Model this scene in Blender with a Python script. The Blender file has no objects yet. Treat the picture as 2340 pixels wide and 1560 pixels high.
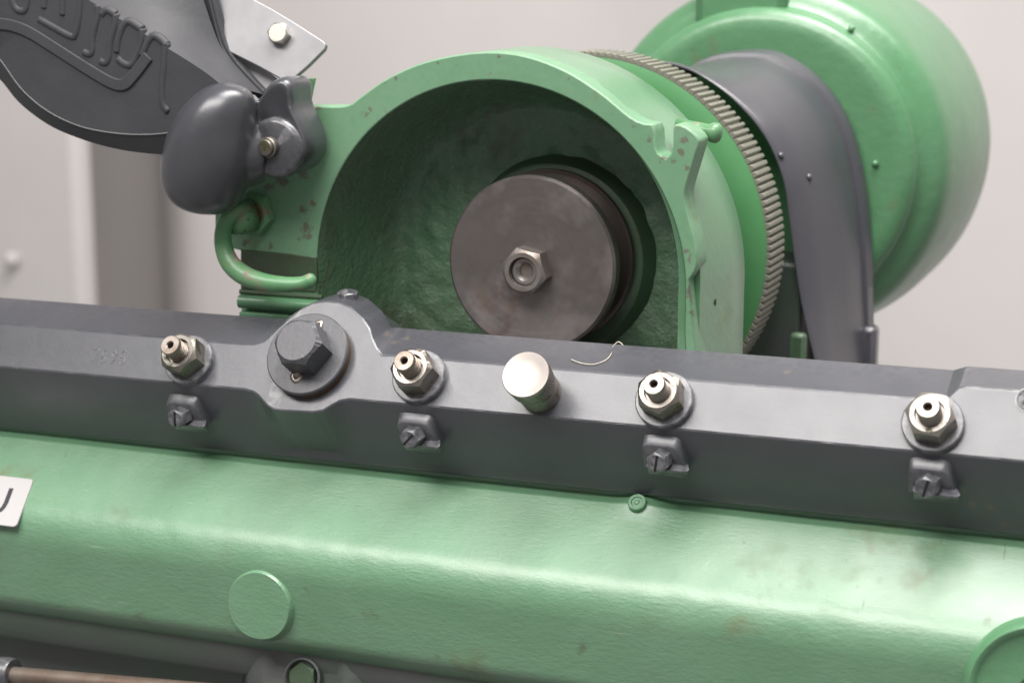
import bpy, bmesh, math, random
from math import sin, cos, pi, radians, sqrt, atan2, hypot, exp
from mathutils import Vector as V, noise as NZ
random.seed(7)
S = bpy.context.scene
COL = S.collection
MM = 0.001

# ------------------------------------------------------------------ camera
YAW, PITCH, FPX = radians(21.5), radians(11.3), 4190.0
cd = V((-sin(YAW)*cos(PITCH), cos(YAW)*cos(PITCH), -sin(PITCH)))
cr = V((cos(YAW), sin(YAW), 0))
cu = cr.cross(cd)
CAM = -770.0*(cd + cu*((780-834)/FPX))          # mm; the bar's upper front edge is the X axis
cam = bpy.data.cameras.new('camera'); camo = bpy.data.objects.new('camera', cam); COL.objects.link(camo)
camo.location = CAM*MM
camo.rotation_euler = (pi/2-PITCH, 0, YAW)
cam.sensor_width = 36; cam.lens = FPX/2340*36
cam.clip_start = 0.02; cam.clip_end = 50
cam.dof.use_dof = True; cam.dof.focus_distance = 0.775; cam.dof.aperture_fstop = 9.5
S.camera = camo

# ------------------------------------------------------------------ light
w = bpy.data.worlds.new('World'); S.world = w; w.use_nodes = True
w.node_tree.nodes['Background'].inputs[0].default_value = (1.0, 0.965, 0.95, 1)
w.node_tree.nodes['Background'].inputs[1].default_value = 0.31
def area(name, loc, target, sx, sy, power, col=(1, 0.97, 0.94)):
    l = bpy.data.lights.new(name, 'AREA'); l.shape = 'RECTANGLE'; l.size = sx; l.size_y = sy
    l.energy = power; l.color = col
    o = bpy.data.objects.new(name, l); COL.objects.link(o); o.location = loc
    o.rotation_euler = (V(target)-V(loc)).to_track_quat('-Z', 'Y').to_euler()
    return o
area('ceiling_lamp', (0.30, -0.08, 1.65), (0, 0.05, 0), 1.2, 0.7, 40)
area('front_lamp', (-0.20, -1.05, 1.30), (0.0, 0, 0), 1.6, 0.5, 32)
area('wall_fill_light', (0.9, 0.50, 2.3), (0.3, 1.6, 0.2), 2.2, 0.4, 41)  # added fill light to brighten the backdrop, no visible source
S.view_settings.view_transform = 'Standard'; S.view_settings.look = 'None'
S.view_settings.exposure = 0.14; S.view_settings.gamma = 1.0

# ------------------------------------------------------------------ geometry helpers (mm)
def ray(px, py): return cd + cr*((px-1170)/FPX) + cu*((780-py)/FPX)
def onY(px, py, Y):
    v = ray(px, py); return CAM + v*((Y-CAM.y)/v.y)
def onP(px, py, p0, n):
    v = ray(px, py); return CAM + v*((V(p0)-CAM).dot(n)/v.dot(n))

def finish(me, mat, ang, smooth):
    if mat:
        for m in (mat if isinstance(mat, (list, tuple)) else [mat]): me.materials.append(m)
    if smooth:
        me.polygons.foreach_set('use_smooth', [True]*len(me.polygons))
        if ang is not None: me.set_sharp_from_angle(angle=radians(ang))
    me.update()

def mk(name, verts, faces, mat, parent=None, ang=35, smooth=True, bevel=None, seg=2, subsurf=0, origin=None, fix=True, mats=None):
    o0 = parent['o_mm'] if parent is not None and 'o_mm' in parent else (0, 0, 0)
    if parent is None and origin is not None: o0 = origin
    o0 = V(o0)
    me = bpy.data.meshes.new(name)
    me.from_pydata([tuple((V(v)-o0)*MM) for v in verts], [], faces)
    if fix:
        bm = bmesh.new(); bm.from_mesh(me)
        bmesh.ops.remove_doubles(bm, verts=bm.verts, dist=1e-6)
        bmesh.ops.recalc_face_normals(bm, faces=bm.faces)
        bm.to_mesh(me); bm.free()
    finish(me, mat, ang, smooth)
    o = bpy.data.objects.new(name, me); COL.objects.link(o)
    if parent is not None: o.parent = parent
    else: o.location = o0*MM
    if parent is not None: TMP[o.name] = tuple(o0)
    if subsurf:
        m = o.modifiers.new('s', 'SUBSURF'); m.levels = m.render_levels = subsurf
    if bevel:
        m = o.modifiers.new('b', 'BEVEL'); m.width = bevel*MM; m.segments = seg
        m.limit_method = 'ANGLE'; m.angle_limit = radians(32); m.harden_normals = False
    return o
TMP = {}
def sub(o):
    """make a part usable as parent for sub-parts"""
    o['o_mm'] = TMP[o.name]; return o
def thing(name, at, label, cat, group=None):
    o = bpy.data.objects.new(name, None); COL.objects.link(o)
    o.empty_display_size = 0.01
    o.location = V(at)*MM; o['o_mm'] = tuple(at)
    tag(o, label, cat, group); return o
def tag(o, label, cat, group=None):
    o['label'] = label; o['category'] = cat
    if group: o['group'] = group
def axes(n):
    n = V(n).normalized()
    a = V((1, 0, 0)) if abs(n.x) < 0.9 else V((0, 0, 1))
    e1 = (a - n*a.dot(n)).normalized(); return n, e1, n.cross(e1)

def lathe(o, n, prof, segs=48, rot=0.0, rfun=None):
    """prof: [(radius, along)], rfun(theta, r, z, i)->(r,z)"""
    n, e1, e2 = axes(n); o = V(o); vs = []; fs = []
    m = len(prof)
    for k in range(segs):
        t = rot + 2*pi*k/segs
        for i, (r, z) in enumerate(prof):
            if rfun: r, z = rfun(t, r, z, i)
            vs.append(o + n*z + (e1*cos(t)+e2*sin(t))*r)
    for k in range(segs):
        k2 = (k+1) % segs
        for i in range(m-1):
            fs.append((k*m+i, k2*m+i, k2*m+i+1, k*m+i+1))
    if prof[0][0] > 1e-6: fs.append(tuple(k*m for k in range(segs)))
    if prof[-1][0] > 1e-6: fs.append(tuple(k*m+m-1 for k in range(segs)))
    return vs, [f for f in fs]

def hexnut(o, n, ap, h, rot=0.0, inner=None, z0=0.0, dish=0.0, ragged=0.0, floor=1.0):
    """chamfered hexagon; ap = half across flats; inner = bore radius (flat floor) """
    n, e1, e2 = axes(n); o = V(o); vs = []; fs = []; segs = 72; CH = 0.90
    rin = inner or 0.0
    m = 5
    for k in range(segs):
        t = 2*pi*k/segs
        a = ((t + pi/6) % (pi/3)) - pi/6
        R = ap/cos(a)
        zc = h-(R-ap*CH)*0.75 - ragged*random.random()
        dirv = e1*cos(t+rot)+e2*sin(t+rot)
        for r, z in ((R, z0), (R, zc), (ap*CH, h), (max(rin, ap*0.12)+0.25, h-dish), (max(rin, 0.001), h-dish-(floor if inner else 0))):
            vs.append(o+n*z+dirv*r)
    for k in range(segs):
        k2 = (k+1) % segs
        for i in range(m-1): fs.append((k*m+i, k2*m+i, k2*m+i+1, k*m+i+1))
    fs.append(tuple(k*m for k in range(segs)))
    if inner: fs.append(tuple(k*m+m-1 for k in range(segs)))
    return vs, fs

def prism(front, back):
    """front/back: matching closed loops"""
    n = len(front); vs = list(front)+list(back)
    fs = [tuple(range(n)), tuple(reversed(range(n, 2*n)))]
    for i in range(n):
        j = (i+1) % n; fs.append((i, n+i, n+j, j))
    return vs, fs

def loft(loops, closed=False, cap0=False, cap1=False):
    m = len(loops[0]); vs = [p for l in loops for p in l]; fs = []
    for a in range(len(loops)-1):
        for i in range(m if closed else m-1):
            j = (i+1) % m
            fs.append((a*m+i, a*m+j, (a+1)*m+j, (a+1)*m+i))
    if cap0: fs.append(tuple(range(m)))
    if cap1: fs.append(tuple(range((len(loops)-1)*m, len(loops)*m)))
    return vs, fs

def resample(pts, n, closed=False):
    pts = [V(p) for p in pts]
    if closed: pts = pts+[pts[0]]
    L = [0]
    for a, b in zip(pts, pts[1:]): L.append(L[-1]+(b-a).length)
    out = []; k = 0
    N = n if closed else n-1
    for i in range(n):
        s = L[-1]*i/N
        while k < len(L)-2 and L[k+1] < s: k += 1
        t = (s-L[k])/max(1e-9, L[k+1]-L[k]); out.append(pts[k].lerp(pts[k+1], min(1, t)))
    return out

def smooth_path(pts, n, closed=False):
    """Catmull-Rom through pts, then resample to n"""
    pts = [V(p) for p in pts]; out = []
    N = len(pts)
    for i in range(N if closed else N-1):
        if closed: p0, p1, p2, p3 = pts[i-1], pts[i], pts[(i+1) % N], pts[(i+2) % N]
        else: p0, p1, p2, p3 = pts[max(0, i-1)], pts[i], pts[i+1], pts[min(N-1, i+2)]
        for k in range(10):
            t = k/10
            out.append(0.5*((2*p1)+(p2-p0)*t+(2*p0-5*p1+4*p2-p3)*t*t+(3*p1-p0-3*p2+p3)*t**3))
    if not closed: out.append(pts[-1])
    return resample(out, n, closed)

def tube(path, rad, segs=16, cap=True):
    """path points, rad scalar or list"""
    path = [V(p) for p in path]; n = len(path)
    rads = rad if isinstance(rad, (list, tuple)) else [rad]*n
    loops = []; e1 = None
    for i, p in enumerate(path):
        t = (path[min(n-1, i+1)]-path[max(0, i-1)]).normalized()
        if e1 is None: _, e1, e2 = axes(t)
        else:
            e1 = (e1-t*e1.dot(t)).normalized(); e2 = t.cross(e1)
        loops.append([p+(e1*cos(2*pi*k/segs)+e2*sin(2*pi*k/segs))*rads[i] for k in range(segs)])
    return loft(loops, True, cap, cap)

def box(c, sx, sy, sz, R=None):
    c = V(c); vs = []
    ex, ey, ez = R if R else (V((1, 0, 0)), V((0, 1, 0)), V((0, 0, 1)))
    for x in (-1, 1):
        for y in (-1, 1):
            for z in (-1, 1): vs.append(c+ex*(x*sx/2)+ey*(y*sy/2)+ez*(z*sz/2))
    return vs, [(0, 1, 3, 2), (4, 6, 7, 5), (0, 4, 5, 1), (2, 3, 7, 6), (0, 2, 6, 4), (1, 5, 7, 3)]

def join(*parts):
    vs = []; fs = []
    for v, f in parts:
        b = len(vs); vs += list(v); fs += [tuple(i+b for i in q) for q in f]
    return vs, fs

# ------------------------------------------------------------------ materials
def nd(nt, t, **kw):
    n = nt.nodes.new(t)
    for k, v in kw.items():
        if k in n.inputs.keys() if isinstance(k, str) else False: n.inputs[k].default_value = v
        else: setattr(n, k, v)
    return n
def ramp(nt, src, a, b):
    r = nt.nodes.new('ShaderNodeMapRange'); r.clamp = True
    r.inputs['From Min'].default_value = a; r.inputs['From Max'].default_value = b
    nt.links.new(src, r.inputs['Value']); return r.outputs[0]
def mixc(nt, fac, a, b):
    m = nt.nodes.new('ShaderNodeMix'); m.data_type = 'RGBA'
    nt.links.new(fac, m.inputs['Factor'])
    for s, v in (('A', a), ('B', b)):
        i = [q for q in m.inputs if q.name == s and q.type == 'RGBA'][0]
        if isinstance(v, tuple): i.default_value = (*v, 1)
        else: nt.links.new(v, i)
    return [q for q in m.outputs if q.type == 'RGBA'][0]
def noise(nt, co, scale, detail=3, rough=0.55, vec=None):
    n = nt.nodes.new('ShaderNodeTexNoise'); n.inputs['Scale'].default_value = scale
    n.inputs['Detail'].default_value = detail; n.inputs['Roughness'].default_value = rough
    nt.links.new(co, n.inputs['Vector']); return n.outputs['Fac']
def mapping(nt, co, sc=(1, 1, 1), rot=(0, 0, 0)):
    m = nt.nodes.new('ShaderNodeMapping'); m.inputs['Scale'].default_value = sc; m.inputs['Rotation'].default_value = rot
    nt.links.new(co, m.inputs['Vector']); return m.outputs[0]
def math_(nt, op, a, b):
    m = nt.nodes.new('ShaderNodeMath'); m.operation = op; m.use_clamp = False
    for i, v in enumerate((a, b)):
        if isinstance(v, (int, float)): m.inputs[i].default_value = v
        else: nt.links.new(v, m.inputs[i])
    return m.outputs[0]

def material(name, base, rough=0.4, metal=0.0, vary=None, vscale=25, bumps=(), spots=(), spec=0.5, rvar=0.0, coat=0.0, edge=None, marks=None):
    """vary: second colour mixed by broad noise; bumps: (scale tuple or float, strength, dist_mm, detail);
    spots: (scale, lo, hi, colour, region) chips/rust; edge: (colour, amount) worn convex edges; dirt: colour in crevices"""
    m = bpy.data.materials.new(name); m.use_nodes = True; nt = m.node_tree
    b = nt.nodes['Principled BSDF']
    tc = nt.nodes.new('ShaderNodeTexCoord'); co = tc.outputs['Object']
    b.inputs['Metallic'].default_value = metal
    b.inputs['Specular IOR Level'].default_value = spec
    if coat: b.inputs['Coat Weight'].default_value = coat; b.inputs['Coat Roughness'].default_value = 0.32
    col = None
    rgb = nt.nodes.new('ShaderNodeRGB'); rgb.outputs[0].default_value = (*base, 1); col = rgb.outputs[0]
    if vary:
        col = mixc(nt, ramp(nt, noise(nt, co, vscale, 5, 0.6), 0.35, 0.68), col, vary)
    rsrc = None
    mask_all = None
    for (sc, lo, hi, c, reg) in spots:
        f = ramp(nt, noise(nt, mapping(nt, co, sc[:3], sc[3]), 1.0, 4, 0.65) if isinstance(sc, tuple) else noise(nt, co, sc, 4, 0.65), lo, hi)
        if reg:
            f = math_(nt, 'MULTIPLY', f, ramp(nt, noise(nt, co, reg[0], 2), reg[1], reg[2]))
        col = mixc(nt, f, col, c)
        mask_all = f if mask_all is None else math_(nt, 'MAXIMUM', mask_all, f)
    if marks:
        pts, mcol, jit = marks[:3]; soft, amt = marks[3:] if len(marks) > 3 else (0.3, 0.8)
        wob = math_(nt, 'MULTIPLY', math_(nt, 'SUBTRACT', noise(nt, co, jit, 5, 0.7), 0.5), 2.0)
        acc = None
        for (p, r) in pts:
            d_ = nt.nodes.new('ShaderNodeVectorMath'); d_.operation = 'DISTANCE'
            nt.links.new(co, d_.inputs[0]); d_.inputs[1].default_value = (p[0]*MM, p[1]*MM, p[2]*MM)
            q = math_(nt, 'SUBTRACT', 1.0, math_(nt, 'DIVIDE', d_.outputs['Value'], r*MM))
            acc = q if acc is None else math_(nt, 'MAXIMUM', acc, q)
        f = math_(nt, 'MULTIPLY', ramp(nt, math_(nt, 'ADD', acc, math_(nt, 'MULTIPLY', wob, 1.8)), 0.45, 0.45+soft), amt)
        f = math_(nt, 'MULTIPLY', f, ramp(nt, acc, -0.3, 0.05))
        col = mixc(nt, f, col, mcol)
        mask_all = f if mask_all is None else math_(nt, 'MAXIMUM', mask_all, f)
    if edge:
        g = nt.nodes.new('ShaderNodeNewGeometry')
        f = ramp(nt, g.outputs['Pointiness'], 0.52, 0.60)
        f = math_(nt, 'MULTIPLY', f, edge[1]); f = math_(nt, 'MULTIPLY', f, ramp(nt, noise(nt, co, 350, 4), 0.35, 0.65))
        col = mixc(nt, f, col, edge[0])
    nt.links.new(col, b.inputs['Base Color'])
    r = math_(nt, 'ADD', rough, math_(nt, 'MULTIPLY', math_(nt, 'SUBTRACT', noise(nt, co, 60, 5), 0.5), rvar*2))
    if mask_all is not None: r = math_(nt, 'ADD', r, math_(nt, 'MULTIPLY', mask_all, 0.3))
    nt.links.new(r, b.inputs['Roughness'])
    prev = None
    for (sc, st, dist, det) in bumps:
        cc = co
        if isinstance(sc, tuple):
            cc = mapping(nt, co, sc[:3], sc[3] if len(sc) > 3 else (0, 0, 0)); h = noise(nt, cc, 1.0, det, 0.6)
        else: h = noise(nt, cc, sc, det, 0.6)
        bn = nt.nodes.new('ShaderNodeBump'); bn.inputs['Strength'].default_value = st
        bn.inputs['Distance'].default_value = dist*MM
        nt.links.new(h, bn.inputs['Height'])
        if prev: nt.links.new(prev, bn.inputs['Normal'])
        prev = bn.outputs[0]
    if prev: nt.links.new(prev, b.inputs['Normal'])
    return m

GREEN = (0.082, 0.212, 0.102)
RUST = (0.10, 0.045, 0.02)
CHIP = (0.11, 0.085, 0.07)
M = {}
M['green'] = material('green_paint', GREEN, 0.36, vary=(0.10, 0.235, 0.122), vscale=22, rvar=0.10,
    bumps=((160, 0.25, 1.4, 3), ((140, 900, 900, (0, 0.5, 0.5)), 0.15, 0.4, 3)), coat=1.0,
    spots=((24, 0.60, 0.72, (0.13, 0.20, 0.09), (9, 0.48, 0.6)), (300, 0.70, 0.74, (0.07, 0.05, 0.03), (30, 0.5, 0.6))))
M['green_motor'] = material('green_motor_paint', (0.072, 0.200, 0.092), 0.38, vary=(0.092, 0.225, 0.112), vscale=18, rvar=0.1, coat=0.45,
    bumps=((120, 0.25, 1.6, 3), (700, 0.15, 0.3, 3)), spots=((300, 0.70, 0.74, (0.07, 0.05, 0.03), (30, 0.5, 0.6)),),
    marks=([(onP(x, y, (95, 280, 60), V((0.6, -0.8, 0)))-V((40, 300, -39.5)), r) for x, y, r in ((2090, 512, 9), (2095, 430, 10), (2060, 560, 10), (2020, 150, 9), (2110, 600, 12), (1980, 640, 9))] +
        [(onY(x, y, 250)-V((40, 300, -39.5)), r) for x, y, r in ((1590, 130, 10), (1625, 100, 9), (1990, 250, 8), (2040, 470, 8))], (0.11, 0.115, 0.05), 90, 1.0, 0.7))
M['green_face'] = material('green_machined_face', (0.125, 0.265, 0.150), 0.44, vary=(0.148, 0.288, 0.175), vscale=30, rvar=0.08,
    bumps=(((1500, 200, 90, (0, 0.5, 0)), 0.12, 0.2, 3), (200, 0.08, 0.8, 3)),
    spots=((230, 0.62, 0.68, CHIP, (34, 0.54, 0.66)), (60, 0.62, 0.75, (0.14, 0.20, 0.09), None)),
    marks=([(q-V((-25, 60, -20)), r) for q, r in [(onY(x, y, 40), r) for x, y, r in ((690, 480, 4), (700, 520, 5), (715, 468, 3), (685, 545, 3), (705, 540, 3), (640, 410, 6), (690, 400, 5),
       (835, 265, 4), (845, 250, 2), (1560, 320, 3), (1556, 350, 3), (1540, 370, 3), (1570, 385, 2), (1515, 362, 3), (700, 252, 5), (730, 247, 3), (1575, 590, 2.5), (1566, 575, 2.5), (615, 425, 5),
       (880, 190, 1.5), (905, 180, 1.5), (1000, 145, 1.5), (1140, 130, 1.3), (1300, 180, 1.5), (1585, 655, 7), (1596, 685, 8), (1604, 715, 8), (1608, 745, 6), (560, 555, 3), (620, 560, 3))]], CHIP, 260),
    edge=((0.35, 0.44, 0.30), 0.6))
M['green_cavity'] = material('green_rough_casting', (0.105, 0.215, 0.12), 0.29, vary=(0.12, 0.175, 0.11), vscale=14, rvar=0.12,
    bumps=((85, 0.5, 2.4, 3), (300, 0.8, 1.4, 4), (750, 0.7, 0.7, 4)), spots=((20, 0.54, 0.74, (0.070, 0.072, 0.045), None), (18, 0.58, 0.72, (0.05, 0.24, 0.085), None)), coat=0.4)
M['green_dirty_shade'] = material('green_grimy_shade', (0.055, 0.11, 0.06), 0.42, vary=(0.05, 0.06, 0.035), vscale=20, rvar=0.1,
    bumps=((60, 0.3, 1.5, 3), (300, 0.25, 0.5, 3)), spots=((18, 0.60, 0.75, (0.04, 0.19, 0.07), None),))  # grime tone that also holds painted shade for recess panel and spindle boss
M['green_handle'] = material('green_chipped_paint', (0.075, 0.215, 0.09), 0.36, vary=(0.13, 0.25, 0.135), vscale=45, rvar=0.1,
    bumps=((220, 0.2, 0.8, 3),), spots=((95, 0.57, 0.64, (0.22, 0.17, 0.13), None), (60, 0.60, 0.70, (0.13, 0.16, 0.04), None)))
M['green_gear'] = material('green_gear_paint', (0.07, 0.24, 0.085), 0.42, vary=(0.09, 0.27, 0.11), vscale=20, bumps=((150, 0.1, 1, 2),))
M['grey'] = material('grey_paint', (0.050, 0.052, 0.062), 0.38, vary=(0.060, 0.061, 0.071), vscale=40, rvar=0.10,
    bumps=((130, 0.16, 1.0, 3), (900, 0.25, 0.2, 3), (2600, 0.3, 0.12, 2)), coat=0.75,
    marks=([(onP(x, y, (0, 8, 3), V((0, -0.34, 0.94))), r) for x, y, r in ((885, 765, 5), (905, 780, 5), (870, 752, 4), (930, 772, 4), (1285, 812, 3), (1800, 850, 3))] +
        [(onP(x, y, (0, -4, -34), V((0, -0.89, -0.45))), r) for x, y, r in ((2205, 1120, 3), (2222, 1150, 3.5), (2262, 1160, 4), (2300, 1195, 5), (2240, 1172, 3), (1690, 1108, 1.5))], (0.125, 0.095, 0.068), 300, 0.9, 0.6),
    spots=((1500, 0.70, 0.76, (0.36, 0.35, 0.33), (18, 0.36, 0.6)), (300, 0.74, 0.80, (0.05, 0.05, 0.05), None),
           (22, 0.68, 0.80, (0.19, 0.17, 0.15), None)),
    edge=((0.42, 0.41, 0.43), 0.45))
M['dark_grey'] = material('dark_grey_paint', (0.036, 0.037, 0.044), 0.33, coat=0.6, vary=(0.046, 0.046, 0.053), vscale=30, rvar=0.08,
    bumps=((90, 0.10, 1.5, 3), (700, 0.12, 0.2, 3)), spots=((120, 0.755, 0.79, (0.25, 0.11, 0.03), None), (800, 0.77, 0.80, (0.30, 0.30, 0.30), (20, 0.45, 0.6))),
    edge=((0.30, 0.30, 0.31), 0.35))
M['cover'] = material('cover_dark_paint', (0.046, 0.047, 0.052), 0.54, vary=(0.056, 0.056, 0.061), vscale=30, rvar=0.08, spec=0.3,
    bumps=((90, 0.15, 1.5, 3), (600, 0.25, 0.3, 3)), spots=((800, 0.74, 0.78, (0.22, 0.22, 0.22), (20, 0.45, 0.6)),))
M['plug'] = material('plug_grey_paint', (0.052, 0.053, 0.061), 0.46, vary=(0.062, 0.062, 0.070), vscale=60, rvar=0.08, coat=0.3, bumps=((160, 0.3, 1.0, 3), (700, 0.25, 0.2, 3)), spots=((110, 0.66, 0.74, (0.20, 0.17, 0.14), None),))
M['worn'] = material('worn_highlight_paint', (0.15, 0.15, 0.155), 0.45)  # pale paint for worn bar edges and the cover's painted crease highlight
M['guard'] = material('guard_grey_paint', (0.052, 0.052, 0.063), 0.34, vary=(0.062, 0.060, 0.070), vscale=20, coat=0.6, rvar=0.06, bumps=((60, 0.08, 2.0, 2), (600, 0.06, 0.2, 2)))
M['base'] = material('base_dark_paint', (0.085, 0.085, 0.088), 0.42, vary=(0.065, 0.10, 0.07), vscale=14, bumps=((120, 0.25, 1.2, 4),))
M['steel'] = material('nickel_steel', (0.36, 0.33, 0.30), 0.40, 1.0, vary=(0.28, 0.245, 0.215), vscale=120, rvar=0.16,
    bumps=((400, 0.25, 0.3, 3),), spots=((170, 0.56, 0.68, (0.16, 0.13, 0.08), None), (90, 0.6, 0.7, (0.12, 0.14, 0.07), None)))
M['steel_brown'] = material('tarnished_steel', (0.25, 0.235, 0.215), 0.42, 0.9, vary=(0.17, 0.15, 0.13), vscale=130, rvar=0.16,
    bumps=((350, 0.3, 0.35, 3),), spots=((150, 0.54, 0.66, (0.10, 0.10, 0.05), None),))
M['steel_pale'] = material('pale_steel', (0.40, 0.37, 0.34), 0.44, 0.9, vary=(0.33, 0.30, 0.27), vscale=100, rvar=0.12, bumps=((350, 0.15, 0.3, 3),), spots=((140, 0.60, 0.70, (0.15, 0.14, 0.10), None),))
M['thread_brown'] = material('brown_thread_steel', (0.32, 0.285, 0.255), 0.44, 0.9, vary=(0.19, 0.145, 0.11), vscale=170, bumps=((500, 0.2, 0.2, 2),))
M['steel_bright'] = material('bright_steel', (0.36, 0.33, 0.305), 0.46, 1.0, vary=(0.32, 0.29, 0.27), vscale=60, rvar=0.1, bumps=((350, 0.05, 0.2, 3),))
M['thread'] = material('thread_steel', (0.37, 0.34, 0.315), 0.42, 1.0, vary=(0.26, 0.22, 0.19), vscale=150, bumps=((500, 0.1, 0.2, 2),))
M['pulley'] = material('worn_pulley_steel', (0.195, 0.175, 0.168), 0.33, 0.7, vary=(0.125, 0.110, 0.105), vscale=20, rvar=0.14,
    bumps=((45, 0.05, 0.6, 4), (500, 0.10, 0.15, 3)),
    spots=((19, 0.48, 0.72, (0.31, 0.285, 0.28), None), (22, 0.56, 0.74, (0.19, 0.10, 0.06), (13, 0.42, 0.58)), (30, 0.54, 0.72, (0.105, 0.09, 0.085), (16, 0.42, 0.6))))
M['steel_old'] = material('old_nut_steel', (0.29, 0.275, 0.265), 0.38, 0.7, vary=(0.22, 0.18, 0.155), vscale=90, bumps=((300, 0.2, 0.3, 3),))
M['pulley_dark'] = material('dark_oily_steel', (0.045, 0.036, 0.034), 0.38, 0.5, vary=(0.07, 0.045, 0.035), vscale=40, bumps=((300, 0.15, 0.3, 3),))
M['tooth'] = material('tooth_metal', (0.27, 0.26, 0.22), 0.45, 0.3, vary=(0.22, 0.22, 0.175), vscale=60, bumps=((300, 0.12, 0.3, 3),))
M['tooth_root'] = material('dark_tooth_root', (0.13, 0.13, 0.10), 0.45, 0.2, vary=(0.12, 0.12, 0.09), vscale=60)  # darker tone for the band between the teeth
M['zinc'] = material('galvanised_sheet', (0.29, 0.287, 0.297), 0.48, 0.5, vary=(0.24, 0.237, 0.247), vscale=70, rvar=0.1,
    bumps=((500, 0.06, 0.1, 3),), spots=((120, 0.68, 0.75, (0.25, 0.23, 0.21), (30, 0.5, 0.65)),))
M['zinc_bolt'] = material('zinc_bolt', (0.62, 0.60, 0.55), 0.28, 0.9, bumps=((300, 0.1, 0.2, 3),))
M['rust'] = material('rusty_steel', (0.15, 0.105, 0.08), 0.5, 0.6, vary=(0.21, 0.17, 0.145), vscale=60, bumps=((300, 0.3, 0.4, 4),))
M['rust_rim'] = material('rust_ring', (0.085, 0.062, 0.040), 0.55, 0.3, vary=(0.13, 0.065, 0.03), vscale=60, bumps=((300, 0.3, 0.4, 4),))
M['black'] = material('black_void', (0.008, 0.008, 0.008), 0.6)
M['hole'] = material('rusty_bore', (0.13, 0.07, 0.035), 0.6, 0.2, vary=(0.05, 0.03, 0.02), vscale=300)
M['sticker'] = material('white_label', (0.42, 0.41, 0.41), 0.5)
M['ink'] = material('dark_ink', (0.035, 0.035, 0.04), 0.4)
M['wall'] = material('greige_wall', (0.515, 0.495, 0.487), 0.75, vary=(0.59, 0.55, 0.54), vscale=1.4, bumps=((3.0, 0.3, 12, 2),))
M['thread_fibre'] = material('pale_fibre', (0.50, 0.47, 0.39), 0.7)

# ------------------------------------------------------------------ setting: wall and pillar far behind
wy = 1500
WX0 = onY(205, 500, wy).x
def wallgrid():
    vs = []; fs = []; nx, nz = 150, 30
    for j in range(nz+1):
        for i in range(nx+1):
            x = WX0-600+3600*i/nx; z = -1200+2900*j/nz
            # soft slanting folds of the backdrop
            y = wy + 200*min(1.0, max(0, 1-(x-WX0)/170.0))**1.6 + 9*sin((x+0.45*z)/95.0)*exp(-((x+330)/260.0)**2) + 10*NZ.noise((x/300, 0, z/500))
            vs.append((x, y, z))
    for j in range(nz):
        for i in range(nx):
            a = j*(nx+1)+i; fs.append((a, a+1, a+nx+2, a+nx+1))
    return vs, fs
o = mk('wall', *wallgrid(), M['wall'], ang=None); o['kind'] = 'structure'
pe = onY(182, 500, 1290)
v, f = box((pe.x-700, 1310, 250), 1400, 40, 2900)
o = mk('pillar', v, f, M['wall'], ang=30, bevel=14, seg=3); o['kind'] = 'structure'
kp = onY(35, 590, 1285)
v, f = lathe(kp+V((0, 8, 0)), (0, -1, 0), [(6, 0), (4, 4), (4, 12), (9, 14), (10, 19), (8, 23), (0.01, 25)], 24)
o = mk('wall_knob', v, f, M['wall'], ang=None, origin=tuple(kp))
tag(o, 'small blurred pale knob on the wall panel at far left', 'knob')

# ------------------------------------------------------------------ the grey bar
T33 = radians(33)
FN = V((0, -cos(T33), sin(T33)))             # normal of the nut-bearing face
FT = V((0, sin(T33), cos(T33)))              # up along that face
def onF(px, py): return onP(px, py, (0, 0, 0), FN)
bar = thing('grey_bar', (0, 0, 0), 'long grey painted cast bar carrying a row of steel nuts', 'machine bar')
def face_s(px, py):
    p = onF(px, py); return p.x, p.dot(FT)
topc = [(-330, 0.0)]
for q in [(545, 785), (580, 786), (606, 778), (640, 745), (668, 720), (692, 702), (715, 691), (745, 687), (775, 690), (800, 701), (830, 728), (845, 750), (851, 772), (860, 795), (872, 811)]:
    topc.append(face_s(*q))
x0, _ = face_s(890, 812); topc.append((x0, 0.0))
for q in [(2160, 906), (2192, 884), (2206, 882), (2335, 892)]:
    topc.append(face_s(*q))
i = len(topc)-4; topc[i] = (topc[i][0], 0.0)
topc.append((330, topc[-1][1]))
LOW = -21.6
lowc = [(-330, LOW)]
for q in [(560, 890), (580, 896), (592, 905), (606, 922), (622, 934), (640, 938), (715, 942), (738, 938), (757, 926), (776, 916), (800, 914)]:
    lowc.append(face_s(*q))
lowc[1] = (lowc[1][0], LOW); lowc[-1] = (lowc[-1][0], LOW)
lowc.append((330, LOW))
def interp(c, x):
    for (a, s), (b, t) in zip(c, c[1:]):
        if a <= x <= b: return s+(t-s)*(x-a)/max(1e-9, b-a)
    return c[-1][1]
xs = sorted(set([round(c[0], 3) for c in topc+lowc] + [-330+4*k for k in range(166)]))
UND = radians(27)
loops = []
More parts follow.
